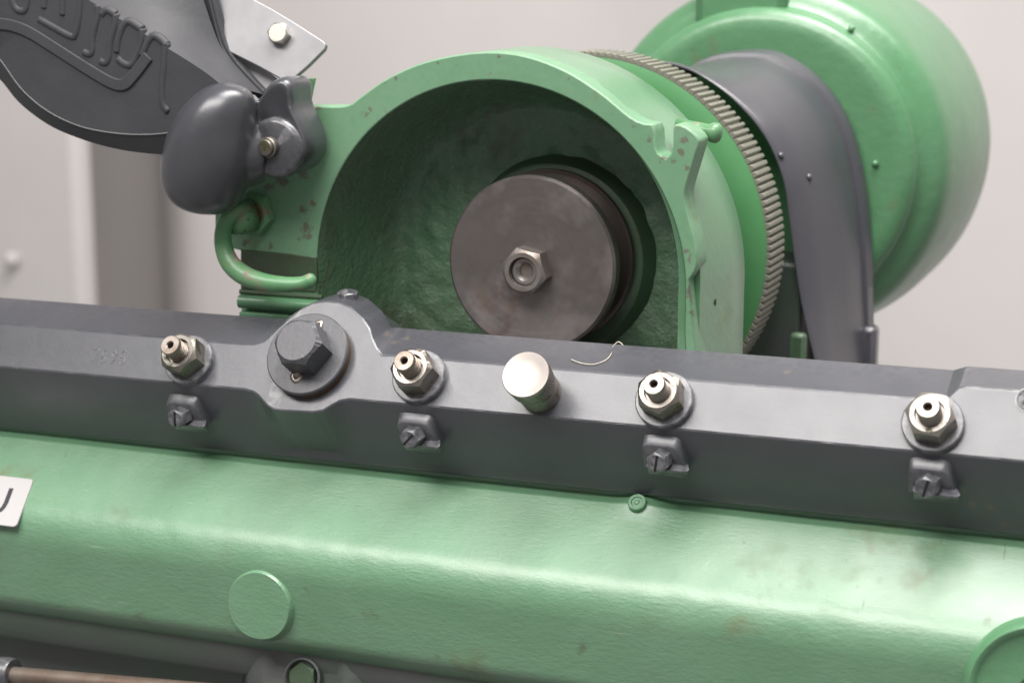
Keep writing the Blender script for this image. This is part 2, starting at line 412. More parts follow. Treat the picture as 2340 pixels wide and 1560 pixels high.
for x in xs:
    st = interp(topc, x); sl = interp(lowc, x)
    nz = 0.12*NZ.noise((x/9, 3, 0))
    A = V((x, 0, 0))+FT*(st+nz*0.6)
    B = V((x, 0, 0))+FT*(sl+nz)
    rise = max(0.0, st)
    # top: back edge; on the boss the top runs nearly level to the back
    bk = V((x, 21.8, 7.9+rise*0.3))
    if x < 100:
        kk = min(1.0, rise/14.0); kk = kk*kk*(3-2*kk)
        bk = V((x, 21.8, 7.9+rise*0.25)).lerp(A+V((0, 19.0, 0.4)), kk)
    ex = max(0.0, LOW-sl)                     # boss bulge below
    Cc = B+V((0, 9.0, -15.0))+V((0, -0.2*ex, 0))
    D = V((x, 0, 0))+FT*LOW+V((0, sin(UND)*38, -cos(UND)*38))
    E2 = V((x, 55, D.z-6)); G = V((x, 55, bk.z-14)); H = V((x, bk.y+2, bk.z-3))
    U = [B+V((0, 3.4+0.5*ex, -8.0)), B+V((0, 7.8+0.9*ex, -16.5)), B+V((0, 12.6+1.0*ex, -25.5+0.4*ex)), D]
    loops.append([A, B]+U+[E2, G, H, bk])
v, f = loft(loops, True, True, True)
mk('bar_body', v, f, M['grey'], bar, ang=24, bevel=0.7, seg=2)

def worn_line(pts, name, seed, amp=0.55, thr=0.1):
    rads = [max(0.02, amp*(NZ.noise((p.x/7.0+seed, p.z/9, seed))+thr)*(0.5+0.5*abs(NZ.noise((p.x/1.7, seed, 0))))) for p in pts]
    return tube(pts, rads, 6)
tops = resample([l[0]+V((0, 0.10, -0.12)) for l in loops], 500); lows = resample([l[1]+V((0, 0.10, 0.05)) for l in loops], 500)
mk('worn_highlight_edge', *worn_line(tops, 'top', 3.0), M['worn'], bar, ang=None)
mk('worn_highlight_edge', *worn_line(lows, 'low', 8.0), M['worn'], bar, ang=None)

# nuts with washers and hollow studs
def stud_nut(px, py, rot, label=None, ragged=0.0, wash=11.8, sm='steel', tm='thread'):
    c = onF(px, py)
    w_ = mk('stud_nut', *hexnut(c, FN, 8.35, 13.4, rot, inner=5.6, z0=3.2, dish=0.0, ragged=ragged, floor=2.6), M[sm], bar, ang=28)
    if label: w_['label'] = label
    sub(w_)
    mk('washer', *lathe(c, FN, [(wash, -0.2), (wash, 3.0), (wash-0.5, 3.5), (8.0, 3.5), (7.8, 3.0)], 64,
       rfun=lambda t, r, z, i: (r+0.12*NZ.noise((cos(t)*4, sin(t)*4, px)), z)), M['grey'], w_, ang=30)
    # threaded stud
    prof = [(3.9, 5)]
    z = 10.6
    while z < 18.2:
        prof += [(4.65, z), (4.65, z+0.35), (3.75, z+0.8), (3.75, z+1.0)]; z += 1.45
    prof += [(4.6, 18.5), (4.6, 19.9), (4.2, 20.4), (1.9, 20.4), (1.45, 19.9), (1.4, 13.0)]
    mk('stud', *lathe(c, FN, prof, 40), M[tm], w_, ang=40)
    mk('bore', *lathe(c, FN, [(1.39, 17.0), (0.01, 17.0)], 20), M['hole'], w_)
    return w_
stud_nut(437, 827, 0.30, 'tarnished steel nut at the left end of the grey bar', 0.35, 11.6, 'steel_brown', 'thread_brown')
stud_nut(962, 864, 0.62, 'steel nut with a ragged lower paint edge', 0.9, 11.9, 'steel', 'thread_brown')
stud_nut(1521, 918, 0.18, 'steel nut with one bright raised corner', 0.5, 12.0)
stud_nut(2133, 971, 0.45, 'bright steel nut at the right end of the bar', 0.1, 11.9, 'steel_pale', 'thread')

# knurled knob
kc = onF(1236, 898)
kn = mk('knurled_knob', *lathe(kc, FN, [(8.8, -0.3), (8.9, 1.0), (9.0, 11.0), (9.3, 11.4)], 72), M['steel'], bar, ang=30); sub(kn)
kv = []; kf = []
N_, eN1, eN2 = axes(FN); segs = 150; rows = 16
for j in range(rows+1):
    z = 11.2+8.6*j/rows
    for k in range(segs):
        t = 2*pi*k/segs
        g = 0.42*(0.5+0.5*sin(t*46+z*1.6))*(1 if 0 < j < rows else 0.2)
        R = 9.25+0.55*j/rows+g
        kv.append(kc+FN*z+(eN1*cos(t)+eN2*sin(t))*R)
for j in range(rows):
    for k in range(segs):
        k2 = (k+1) % segs; kf.append((j*segs+k, j*segs+k2, (j+1)*segs+k2, (j+1)*segs+k))
mk('knurled_band', kv, kf, M['steel'], kn, ang=None)
mk('cap', *lathe(kc, FN, [(9.9, 19.6), (10.15, 20.3), (10.1, 21.0), (9.75, 21.4), (9.3, 21.35), (7, 20.9), (4, 20.6), (0.01, 20.5)], 72), M['steel_bright'], kn, ang=45)

# pivot plug with hexagon head and two rivets
pc = onF(712, 818)
pl = mk('pivot_plug', *lathe(pc, FN, [(18.4, 3.0), (19.0, 3.3), (19.0, 5.0), (18.4, 5.6), (0.01, 5.7)], 96), M['plug'], bar, ang=30); sub(pl)
mk('rust_ring', *lathe(pc, FN, [(18.6, -0.2), (18.5, 3.1), (17, 3.1)], 96), M['rust_rim'], pl)
hc = pc+FN*5.5
mk('hex_head', *hexnut(onP(706, 805, tuple(hc), FN), FN, 10.0, 13.6, 0.55, ragged=0.9), M['plug'], pl, ang=28)
def rivet(px, py, parent, p0, n, r=2.6, mat=None):
    c = onP(px, py, tuple(p0), n)
    rv = mk('rivet', *lathe(c, n, [(r*1.15, -0.4), (r*1.15, 0.3), (r*0.8, 0.75), (r*0.5, 0.8), (r*0.35, 0.35), (0.01, 0.3)], 24,
        rfun=lambda t, rr, z, i: (rr*(1+0.07*sin(3*t+px)), z)), mat or M['thread'], parent, ang=None)
    return rv
rivet(678, 861, pl, hc, FN); rivet(727, 744, pl, hc, FN, 2.3)
# screw on top of the boss
tp = onF(793, 700)+V((-6, 13, -3.0))
mk('boss_screw', *hexnut(tp, (0.05, -0.1, 1), 4.4, 7.5, 0.2), M['grey'], bar, ang=28)

# lugs with ledges and slotted set screws under the face
LN = V((0, -cos(UND), -sin(UND)))            # normal of the undercut face
LT = V((0, -sin(UND), cos(UND)))             # up along it
B0 = FT*LOW
def onL(px, py): return onP(px, py, tuple(B0), LN)
def lug(px, py, slot, rot, label):
    c = onL(px, py)
    loops = []
    # rounded block growing out of the undercut, its crown towards the light face
    def ol(w0, w1, tp_, r):
        return smooth_path([c+V((1, 0, 0))*p_+LT*q_ for p_, q_ in ((-w0, -8.5), (-w0, -3), (-w0+0.3, tp_-r), (-w0+r, tp_), (0, tp_+0.2), (w1-r-1, tp_), (w1-0.6, tp_-r), (w1+1, -3), (w1+2.0, -8.5))], 48)
    for d_, w0, w1, tp_, r in ((-2.5, 8.8, 9.0, 6.0, 2.0), (0.2, 8.5, 8.6, 5.4, 2.0), (4.4, 8.2, 8.1, 3.6, 2.0), (4.8, 8.0, 7.8, 3.0, 1.9)):
        out = ol(w0, w1, tp_, r)
        loops.append([p+LN*d_ for p in out])
    vs, fs = loft(loops)
    n_ = len(out); fs.append(tuple(range((len(loops)-1)*n_, len(loops)*n_)))
    lg = mk('screw_lug', vs, fs, M['grey'], bar, ang=40); sub(lg)
    lg['label'] = label
    led = c+V((2.0, 0, 0))+LT*(-6.4)+LN*4.2
    lv = [led+V((-8.4, 0, 1.3)), led+V((8.4, 0, 1.3)), led+V((10.0, -4.2, 0.2)), led+V((9.0, -4.8, -0.9)), led+V((-6.6, -4.8, -0.9)), led+V((-8.0, -4.2, 0.2))]
    lb = [q+V((0, 0.6, -0.9)) if k in (2, 3, 4, 5) else q+V((0, 1.5, -6.5)) for k, q in enumerate(lv)]
    mk('ledge', *prism(lv, lb), M['grey'], lg, bevel=0.25)
    sn = V((-0.10, -1, -0.10)).normalized()
    sc = c+V((0.4, -3.4, -4.2))
    hv, hf = hexnut(sc, sn, 4.0, 7.0, rot, ragged=0.1)
    hs = mk('set_screw', hv, hf, M['grey'], lg, ang=28)
    if slot:
        _, a1, a2 = axes(sn); q = cos(rot+slot)*a1+sin(rot+slot)*a2; q2 = sn.cross(q)
        v, f = box(sc+sn*6.8, 7.0, 0.9, 1.0, (q, q2, sn))
        mk('slot', v, f, M['black'], lg)
lug(428, 922, 1.4, 0.1, 'screw lug below the leftmost steel nut')
lug(957, 966, 0.3, 0.5, 'screw lug between the plug and the knurled knob')
lug(1518, 1018, 1.25, 0.15, 'screw lug above the small green rivet')
lug(2128, 1072, 1.2, 0.1, 'screw lug at the right end of the bar, rust beside it')

# raised casting number on the light face
DIG = {'7': [[(0, 1), (0.6, 1), (0.2, 0)]], '8': [[(0.3, 0.52), (0.05, 0.75), (0.3, 1), (0.55, 0.75), (0.3, 0.52), (0, 0.25), (0.3, 0), (0.6, 0.25), (0.3, 0.52)]],
       '9': [[(0.55, 0.75), (0.3, 1), (0.05, 0.75), (0.3, 0.5), (0.55, 0.75), (0.45, 0.3), (0.2, 0)]], '5': [[(0.55, 1), (0.1, 1), (0.05, 0.55), (0.4, 0.6), (0.55, 0.3), (0.3, 0), (0, 0.1)]]}
parts = []
c0 = onF(205, 826)
for k, ch in enumerate('7895'):
    for stp in DIG[ch]:
        pth = smooth_path([c0+V((1, 0, 0))*(a*5.2+k*5.1)+FT*(b*6.2)-FN*0.05 for a, b in stp], 24)
        parts.append(tube(pth, 0.28, 6))
mk('cast_number', *join(*parts), M['grey'], bar, ang=None)
# hollow at right end of the face
hp = onF(2352, 914)
mk('pivot_recess', *lathe(hp, FN, [(5.2, 0.0), (5.2, 0.25), (4.6, 0.25), (4.4, -0.02)], 40), M['grey'], bar, ang=30)
mk('recess_floor', *lathe(hp, FN, [(4.5, 0.12), (0.01, 0.12)], 40), M['dark_grey'], bar)

# loose strand on the bar's top
TN = V((0, -sin(radians(20)), cos(radians(20))))
sp = [onP(x, y, (0, 0, 0.6), TN) for x, y in ((1305, 821), (1330, 830), (1358, 832), (1385, 822), (1398, 806))]+[onP(1400, 793, (0, 0, 4), TN), onP(1413, 781, (0, 0, 6), TN), onP(1424, 789, (0, 0, 5), TN)]
v, f = tube(smooth_path(sp, 60), 0.22, 6)
o = mk('thread_strand', v, f, M['thread_fibre'], ang=None, origin=tuple(sp[0]))
tag(o, 'pale loose thread lying on top of the grey bar', 'thread')

# ------------------------------------------------------------------ green casting in front, below the bar
zb = (B0+V((0, sin(UND)*38, -cos(UND)*38)))
low = thing('green_casting', (0, -30, -110), 'big light green painted casting below the grey bar', 'machine casting')
P_top = onP(1170, 1123, (0, zb.y-3, zb.z), V((0, -1, 0)))
sl_n = V((0, -cos(radians(48)), sin(radians(48))))
P_rid = onP(1170, 1338, tuple(P_top), sl_n)
ln = V((0, -cos(radians(-4)), sin(radians(-4))))
P_bot = onP(1170, 1540, tuple(P_rid), ln)
M['green_body'] = material('green_brushed_paint', (0.118, 0.248, 0.140), 0.41, vary=(0.138, 0.266, 0.160), vscale=20, rvar=0.22,
    bumps=((26, 0.14, 3.0, 2), (75, 0.18, 1.4, 3), ((240, 850, 620, (0.3, 0.6, 0.35)), 0.60, 0.45, 5), ((1100, 260, 260, (0.2, 0.3, 0.5)), 0.35, 0.3, 3), (1500, 0.35, 0.22, 3)), coat=1.0,
    spots=((30, 0.58, 0.72, (0.125, 0.185, 0.095), (11, 0.46, 0.6)), ((45, 900, 900, (0, 0, 0.12)), 0.64, 0.70, (0.21, 0.33, 0.225), (14, 0.40, 0.6)), ((500, 60, 60, (0.4, 0, 0)), 0.68, 0.74, (0.07, 0.17, 0.085), (17, 0.45, 0.6)), (420, 0.74, 0.77, (0.03, 0.05, 0.03), None), (1300, 0.70, 0.74, (0.42, 0.50, 0.42), (25, 0.42, 0.6))),
    marks=([(q-V((0, -30, -110)), r) for q, r in [(onP(x, y, tuple(P_top), sl_n), r) for x, y, r in ((1958, 1342, 1.2), (1960, 1338, 1.2), (110, 1065, 3), (1700, 1240, 1.5), (2260, 1415, 4), (1320, 1160, 2))] +
        [(onP(x, y, tuple(P_rid), ln), r) for x, y, r in ((850, 1412, 7), (320, 1402, 6), (330, 1425, 4), (1820, 1450, 4), (1330, 1480, 5), (700, 1345, 3), (520, 1460, 5), (640, 1462, 4), (1000, 1500, 4))]], (0.10, 0.14, 0.08), 200, 0.9, 0.85))
def roundcorner(a, b, c, r, n=8):
    a, b, c = V(a), V(b), V(c); u1 = (a-b).normalized(); u2 = (c-b).normalized()
    ang = u1.angle(u2); t = r/math.tan(ang/2); p0 = b+u1*t; p1 = b+u2*t
    return [ (p0*(1-k/n)**2 + b*2*(k/n)*(1-k/n) + p1*(k/n)**2) for k in range(n+1)]
pt = P_top; 
g0 = V((0, zb.y+6.0, zb.z+5)); g1 = V((0, zb.y+4.0, pt.z+0.6))
prof = [g0]
e1 = V((0, pt.y, pt.z)); e2 = V((0, P_rid.y, P_rid.z)); e3 = V((0, P_bot.y, P_bot.z)); e4 = e3+V((0, 13, -13)); e5 = e4+V((0, 30, -3))
prof += roundcorner(g0, g1, e1, 2.0, 4)
prof += roundcorner(g1, e1, e2, 2.2, 6)
prof += [e1.lerp(e2, k/14) for k in range(2, 9)]
prof += roundcorner(e1, e2, e3, 25.0, 14)
prof += [e2.lerp(e3, k/12) for k in range(6, 10)]
prof += roundcorner(e2, e3, e4, 9.0, 8)
prof += [e4, e5]
mound = onP(1472, 1120, (0, pt.y, pt.z), sl_n)
gx = [-330+2.4*k for k in range(276)]
loops = []
for x in gx:
    row = []
    for k, p in enumerate(prof):
        q = V((x, p.y, p.z))
        q += V((0, -1, 0.7))*(0.35*NZ.noise((x/38, p.y/30, p.z/30)) + 0.12*NZ.noise((x/9, p.y/9+5, p.z/9)))
        dd = hypot(x-mound.x, (q-mound).length*1.0)
        q += V((0, -0.6, 1.0))*(3.8*exp(-(abs(x-mound.x)/8)**2-((q.y-mound.y)/7)**2-((q.z-mound.z)/7)**2))
        row.append(q)
    loops.append(row)
v, f = loft(loops, False)
mk('casting_body', v, f, M['green_body'], low, ang=60)
# round flush pad
pdn = V((0.02, -1, 0.06)).normalized()
pd = onP(590, 1384, (0, P_rid.y-1.6, 0), V((0, -1, 0)))
mk('round_pad', *lathe(pd, pdn, [(18.5, -9), (16.2, -3.0), (15.5, -1.4), (15.2, -0.5), (14.8, 0), (9, 0.08), (0.01, 0.05)], 72,
   rfun=lambda t, r, z, i: (r*(1+0.006*sin(5*t)), z)), M['green_body'], low, ang=40)
# small plug near the edge
rp = onP(1458, 1154, tuple(mound), sl_n)
mk('plug', *lathe(rp+sl_n*2.0, sl_n, [(4.0, -4), (4.0, 0.5), (3.6, 0.9), (2.5, 0.9), (2.2, 0.4), (1.2, 0.4), (0.9, 0.9), (0.01, 1.0)], 32), M['green'], low, ang=30)
# bearing boss at the lower right corner
bn = V((0.10, -1, 0.22)).normalized()
bc = onP(2372, 1590, (0, P_rid.y-5, 0), V((0, -1, 0)))
mk('bearing_boss', *lathe(bc, bn, [(40, -42), (32, -30), (29, -18), (27.8, -6), (26.4, -2.2), (25.2, -1.0), (23.9, -1.4), (22.8, -3.0), (22, -3.6), (12, -3.8), (7.4, -4.0), (7.4, -30)], 96), M['green'], low, ang=40)
mk('bearing_hole', *lathe(bc, bn, [(7.38, -14), (0.01, -14)], 32), M['black'], low)

# white label with the end of its lettering
def onG(px, py): return onP(px, py, tuple(P_top), sl_n)
so = onG(30, 1150)
X1 = V((1, 0, 0)); GT = V((0, sin(radians(48)), cos(radians(48))))
cor = [onG(78, 1098), onG(38, 1204)]
lt = smooth_path([onG(-140, 1076)], 1) if False else None
tr = onG(78, 1097); br_ = onG(38, 1205); dx = -46
corn = [tr+X1*dx, br_+X1*dx, br_, tr]
def rc(a, b, c, r): return roundcorner(a, b, c, r, 5)
loop = []
for k in range(4): loop += rc(corn[k-1], corn[k], corn[(k+1) % 4], 2.0)
up = sl_n*0.75
lab = thing('white_label', tuple(so), 'white sticker with dark lettering cut by the left frame edge', 'sticker')
mk('sticker_sheet', *prism([p+up*1.0 for p in loop], [p-up*0.2 for p in loop]), M['sticker'], lab, ang=30)
def stroke(pts, wd, n, hgt, lift):
    """flat ribbon letter stroke lying on plane with normal n"""
    pts = [V(p) for p in pts]; L = []; Rr = []
    for i, p in enumerate(pts):
        t = (pts[min(len(pts)-1, i+1)]-pts[max(0, i-1)]).normalized(); s_ = n.cross(t).normalized()
        L.append(p+s_*wd/2); Rr.append(p-s_*wd/2)
    lp = L+Rr[::-1]
    return prism([p+n*(lift+hgt) for p in lp], [p+n*lift for p in lp])
U = [(28, 1117), (20, 1138), (14, 1153), (4, 1166), (-12, 1170), (-24, 1163), (-24, 1148), (-17, 1130), (-10, 1113)]
mk('letter', *stroke(smooth_path([onG(*q) for q in U], 40), 2.4, sl_n, 0.05, 0.76), M['ink'], lab, ang=30)

# ------------------------------------------------------------------ dark base, boss and rod under the casting
base = thing('lower_casting', (0, 0, -150), 'dark grey and green base casting under the green body', 'machine base')
by = e3.y+9
bz = e4.z
loops = []
for x in gx[::2]:
    row = []
    for p in (V((0, by+6, bz+16)), V((0, by, bz+6)), V((0, by-0.5, bz)), V((0, by+1, bz-9)), V((0, by+6, bz-13)), V((0, by+16, bz-15)), V((0, by+18, bz-40)), V((0, by+18, bz-120))):
        row.append(V((x, p.y+0.4*NZ.noise((x/20, p.z/20, 0)), p.z)))
    loops.append(row)
v, f = loft(loops); mk('base_body', v, f, M['base'], base, ang=50)
bp = onY(690, 1548, by-4)
tn = V((0, -1, 0.35)).normalized()
v, f = lathe(bp, tn, [(36, -12), (30, -6), (25, -2.2), (21, -0.8), (18.5, -0.8), (15.5, -3.0), (0.01, -3.2)], 64)
bs = mk('bolt_recess', v, f, M['base'], base, ang=None); sub(bs)
mk('recess_ring', *lathe(bp, tn, [(9.2, -3.4), (9.0, 0.4), (8.0, 0.6), (7.4, -0.4), (7.4, -3.4)], 48), M['base'], bs, ang=40)
mk('hex_bolt', *hexnut(bp-tn*2.5, tn, 6.0, 3.6, 0.2), M['green_dirty_shade'], bs, ang=28)

rdy = by-22
ra = onY(-60, 1534, rdy); rb = onY(760, 1604, rdy)
dr = (rb-ra).normalized()
rod = thing('rusty_rod', tuple(ra), 'rusty steel rod with a dark collar at bottom left corner', 'rod')
mk('rod_shaft', *tube([ra, rb], 4.0, 24), M['rust'], rod, ang=40)
cA = onY(0, 1536, rdy)
mk('collar', *lathe(cA-dr*22, dr, [(7.4, 0), (7.4, 28.4), (6.6, 29.6), (4.2, 29.6)], 40), M['dark_grey'], rod, ang=35)

# ------------------------------------------------------------------ wheel housing
HY = 40.0
hs = thing('wheel_housing', (-25, 60, -20), 'green cast iron half round housing open at the front', 'housing')
def h(px, py): return onY(px, py, HY)
outer = [(549, 760), (549, 640), (549, 572), (491, 560), (491, 480), (508, 400), (530, 320), (555, 262), (590, 235), (640, 205), (690, 180), (683, 212), (677, 243)]
top = [(745, 243), (795, 241), (830, 217), (880, 182), (950, 149), (1030, 128), (1115, 119), (1200, 128), (1290, 161), (1370, 211), (1425, 256), (1448, 273), (1470, 282), (1490, 284)]
notch = [(1496, 300), (1497, 335), (1503, 350), (1520, 362), (1533, 352), (1538, 335), (1538, 290)]
prong = [(1543, 284), (1562, 288), (1585, 304), (1598, 322), (1592, 345), (1580, 385), (1568, 425), (1564, 450), (1572, 490), (1584, 530), (1592, 570), (1593, 605), (1582, 630), (1574, 636), (1574, 640)]
inner_c, inner_R = V((-24.4, HY, 28.2)), 87.7
op = [h(*q) for q in outer]
op += smooth_path([h(*q) for q in top], 50)
op += [h(*q) for q in notch]
op += smooth_path([h(*q) for q in prong], 30)
op += [V((69.0, HY, -2)), V((69.5, HY, -60))]
def inner_pt(t, k=1.0, Y=HY):      # t 0..1 from lower right over the top to lower left
    R = inner_R
    Lr = 70.0; A = pi; tot = Lr+R*A+Lr; s = t*tot
    if s < Lr: x, z = R-5.5*max(0, (Lr-s)/Lr-0.25)*-1*0.9, -(Lr-s)
    elif s < Lr+R*A:
        a = (s-Lr)/R; x, z = R*cos(a), R*sin(a)
    else: x, z = -R, -(s-Lr-R*A)
    return V((inner_c.x+x*k, Y, inner_c.z+(z*k if z > 0 else z)))
NI = 220
ip = [inner_pt(i/(NI-1)) for i in range(NI)]
ip_face = [p for p in ip]
# flange polygon: outer path then inner path back
op[0] = V((op[0].x, HY, -60)); 
zcut = -41.8
ip_face[0].z = -60; ip_face[-1].z = -60
loop = op+ip_face
TH = 15.0
back = [p+V((0, TH, 0)) for p in loop]
v, f = prism(loop, back)
mk('front_flange', v, f, M['green_face'], hs, ang=30, bevel=0.8)
# lower left recess panel and rail
lp = [onY(549, 585, HY-0.9), onY(722, 592, HY-0.9), onY(722, 740, HY-0.9), onY(549, 740, HY-0.9)]
q0 = onY(549, 572, HY-4); q1 = onY(724, 588, HY-4)
mk('stepped_flange', *prism([onY(x, y, HY-3.5) for x, y in ((492, 482), (560, 470), (700, 440), (722, 520), (721, 586), (650, 578), (548, 566), (492, 560))],
   [onY(x, y, HY-3.5)+V((0, 5, 0)) for x, y in ((492, 482), (560, 470), (700, 440), (722, 520), (721, 586), (650, 578), (548, 566), (492, 560))]), M['green_face'], hs, bevel=0.7) if False else None
rl = onY(549, 688, HY-4); rr = onY(735, 704, HY-4)
rr.z = rl.z
mk('rail', *tube([rl, rr], 3.2, 20), M['green'], hs, ang=40)
mk('lower_rail', *box(((rl.x+rr.x)/2, HY-2, rl.z-9), rr.x-rl.x, 8, 9), M['green'], hs, bevel=1.0)
rl2 = onY(549, 666, HY-3)
mk('groove_bead', *tube([rl2, V((rr.x, rl2.y, rl2.z))], 1.2, 10), M['green_dirty_shade'], hs, ang=40)
# dark green panel below the machined face; the recess's shade is in its colour
mk('recess_panel', *prism([onY(x, y, HY-0.5) for x, y in ((550, 570), (600, 574), (650, 579), (722, 588), (724, 640), (722, 668), (550, 660))],
   [onY(x, y, HY-0.5)+V((0, 2, 0)) for x, y in ((550, 570), (600, 574), (650, 579), (722, 588), (724, 640), (722, 668), (550, 660))]), M['green_dirty_shade'], hs, bevel=0.3)
# barrel behind the flange
cf, Rf = V((-28.5, 0, 32.1)), 95.0; cb, Rb = V((-27.1, 0, 26.8)), 101.6
def barrel(Y, k=1.0):
    t = (Y-HY)/60.0; c = cf.lerp(cb, t); R = (Rf+(Rb-Rf)*t)*k
    pts = []
    for i in range(90):
        a = radians(-2)+radians(184)*i/89
        pts.append(V((c.x+R*cos(a), Y, c.z+R*sin(a))))
    return [V((pts[0].x, Y, -70))]+[V((pts[0].x, Y, -30))]+pts+[V((pts[-1].x, Y, -70))]
v, f = loft([barrel(HY+8, 0.90), barrel(HY+8), barrel(HY+20), barrel(HY+40), barrel(HY+58), barrel(HY+60, 0.992), barrel(HY+60, 0.93)])
mk('barrel', v, f, M['green'], hs, ang=35)
bx = 70.0
for _ in range(5):
    q_ = onP(1635, 690, (bx, 0, 0), V((1, 0, 0))); t_ = (q_.y-HY)/60.0
    bx = cf.x+(cb.x-cf.x)*t_+(Rf+(Rb-Rf)*t_)*cos(radians(2))
mk('drilled_hole', *lathe(q_, (1, 0, 0), [(1.5, -2), (1.5, 0.12), (0.01, 0.12)], 16), M['black'], hs)
# cavity
cav = []
for Y, k in ((HY+0.3, 1.0), (HY+10, 0.995), (HY+20, 0.987), (HY+30, 0.972), (HY+38, 0.955), (HY+45, 0.932), (HY+51, 0.90), (HY+55.5, 0.865), (HY+58, 0.83)):
    cav.append([inner_pt(i/(NI-1), k, Y) for i in range(NI)])
vs, fs = loft(cav)
vb = len(vs)
rings = 40
for j in range(rings+1):
    k = 0.80*(1-j/rings)+0.01
    for i in range(NI):
        p = inner_pt(i/(NI-1), k, HY+58.6)
        p.y += 1.2*NZ.noise((p.x/9, p.z/9, 1))+0.45*NZ.noise((p.x/4.5, p.z/4.5, 7))
        vs.append(p)
for j in range(rings):
    for i in range(NI-1):
        fs.append((vb+j*NI+i, vb+j*NI+i+1, vb+(j+1)*NI+i+1, vb+(j+1)*NI+i))
for i in range(NI-1): fs.append((vb-NI+i, vb-NI+i+1, vb+i+1, vb+i))
# close bottom part below the spindle
mk('cavity', vs, fs, M['green_cavity'], hs, ang=None)
pb = [inner_pt(0, 0.95, HY+60), inner_pt(1, 0.95, HY+60)]
mk('cavity_back', *box((inner_c.x, HY+62, -15), 172, 3, 90), M['green_cavity'], hs)
# spindle boss in the cavity
PCX, PCZ = -15.0, 31.5
mk('spindle_boss', *lathe((PCX, HY+58, PCZ), (0, -1, 0), [(48, -2), (45.5, 4), (44, 9), (42, 10), (0.01, 10)], 80), M['green_dirty_shade'], hs, ang=40)  # dark green boss, shading behind the pulley put into its colour
# guide pin behind the prong
pp = onY(1596, 297, HY+20); pq = onY(1628, 303, HY+20)
dd_ = (pq-pp).normalized()
mk('guide_pin', *tube([pp-dd_*10, pp, pq-dd_*2, pq, pq+dd_*2.2, pq+dd_*3.6, pq+dd_*4.2], [3.3, 3.3, 3.3, 4.4, 4.4, 3.2, 1.0], 20), M['green_handle'], hs, ang=None)
# pedestal behind
v, f = join(box((62, 212, -45), 36, 40, 130), box((66, 238, -50), 50, 5, 118)); mk('pedestal', v, f, M['base'], hs, bevel=4)
pw = onY(1822, 745, 176)
v, f = box((pw.x, 180, pw.z-34), 8.0, 7, 60); mk('pedestal_rib', v, f, M['green_dirty_shade'], hs, bevel=2)

# ------------------------------------------------------------------ pulley
pu = thing('grooved_pulley', (PCX, 60, PCZ), 'round brown stained steel pulley with a hollow hex nut', 'pulley')
PY = HY+16
pctr = onY(1212, 604, PY); PCXr, PCZr = pctr.x, pctr.z
PR = 39.8
mk('pulley_face', *lathe((PCXr, PY, PCZr), (0, -1, 0), [(PR-0.4, -8), (PR, -7.2), (PR, -1.2), (PR-1.2, 0), (PR-1.6, 0.05)]+[(PR-2.4-1.1*k, 0.05+0.035*((k*7) % 3-1)) for k in range(26)]+[(6, 0.05), (0.01, 0.05)], 120), M['pulley'], pu, ang=30)
mk('belt_groove', *lathe((PCXr, PY, PCZr), (0, -1, 0), [(PR-1, -7.9), (PR-9, -15), (PR-9, -17), (PR-1, -23.5)], 96), M['pulley_dark'], pu, ang=30)
mk('rear_flange', *lathe((PCXr, PY, PCZr), (0, -1, 0), [(PR-1, -23.4), (PR+0.4, -23.6), (PR+0.4, -27), (PR-2, -28), (18, -29), (18, -45)], 96), M['pulley_dark'], pu, ang=30)
nt_ = mk('hub_nut', *hexnut((PCXr-0.3, PY, PCZr-2.2), (-0.0, -1, 0), 9.6, 9.0, 0.32, inner=6.4, ragged=0.15, floor=5.0), M['steel_old'], pu, ang=28); sub(nt_)
mk('spindle_end', *lathe((PCXr-0.3, PY, PCZr-2.2), (0, -1, 0), [(6.3, 3), (6.3, 6.0), (5.6, 6.6), (4.4, 6.6), (3.2, 5.4), (2.9, 5.0), (2.8, 1.0), (0.01, 1.0)], 40), M['steel_old'], nt_, ang=35)
mk('bore', *lathe((PCXr-0.3, PY, PCZr-2.2), (0, -1, 0), [(2.78, 2.6), (0.01, 2.6)], 24), M['black'], nt_)

# ------------------------------------------------------------------ gear ring
GCX, GCZ, GR, GY, GW = -17.0, 31.0, 92.0, 138.0, 27.0
ge = thing('ring_gear', (GCX, GY, GCZ-GR), 'green ring gear with bare metal teeth behind the housing', 'gear')
mk('gear_rim', *lathe((GCX, GY, GCZ), (0, -1, 0), [(60, -GW), (GR-0.2, -GW), (GR-0.2, -0.4), (GR-1.0, 0.0), (GR-16, 0.6), (60, -1)], 160), M['green_gear'], ge, ang=30)
mk('gear_web', *lathe((GCX, GY+12, GCZ), (0, -1, 0), [(61, -8), (61, 0), (0.01, 0)], 64), M['green_dirty_shade'], ge, ang=30)
mk('toothed_band', *lathe((GCX, GY, GCZ), (0, -1, 0), [(GR-3, -GW+0.3), (GR, -GW+0.3), (GR, -0.3), (GR-0.5, -0.3)], 160), M['tooth_root'], ge, ang=30)
NT = 164
me = None
tv = []
prof_t = [(-1.7, -0.6), (-0.8, 1.7), (0.8, 1.7), (1.7, -0.6)]
fr = [V((a, 0, b)) for a, b in prof_t]; bk_ = [V((a, GW, b)) for a, b in prof_t]
fr2 = [V((a*0.92, -0.0, b)) for a, b in prof_t]
tvs, tfs = prism(fr, bk_)
for k in range(NT):
    a = 2*pi*k/NT
    if me is None:
        t0 = mk('tooth', [V((GCX, GY, GCZ-GR))+q for q in tvs], tfs, M['tooth'], ge, ang=30, bevel=0.12, seg=1); me = t0
        t_ = t0
    else:
        t_ = me.copy(); COL.objects.link(t_); t_.parent = ge
    t_.location = V((GR*sin(a), 0, GR+GR*cos(a)))*MM
    t_.rotation_euler = (0, a, 0)

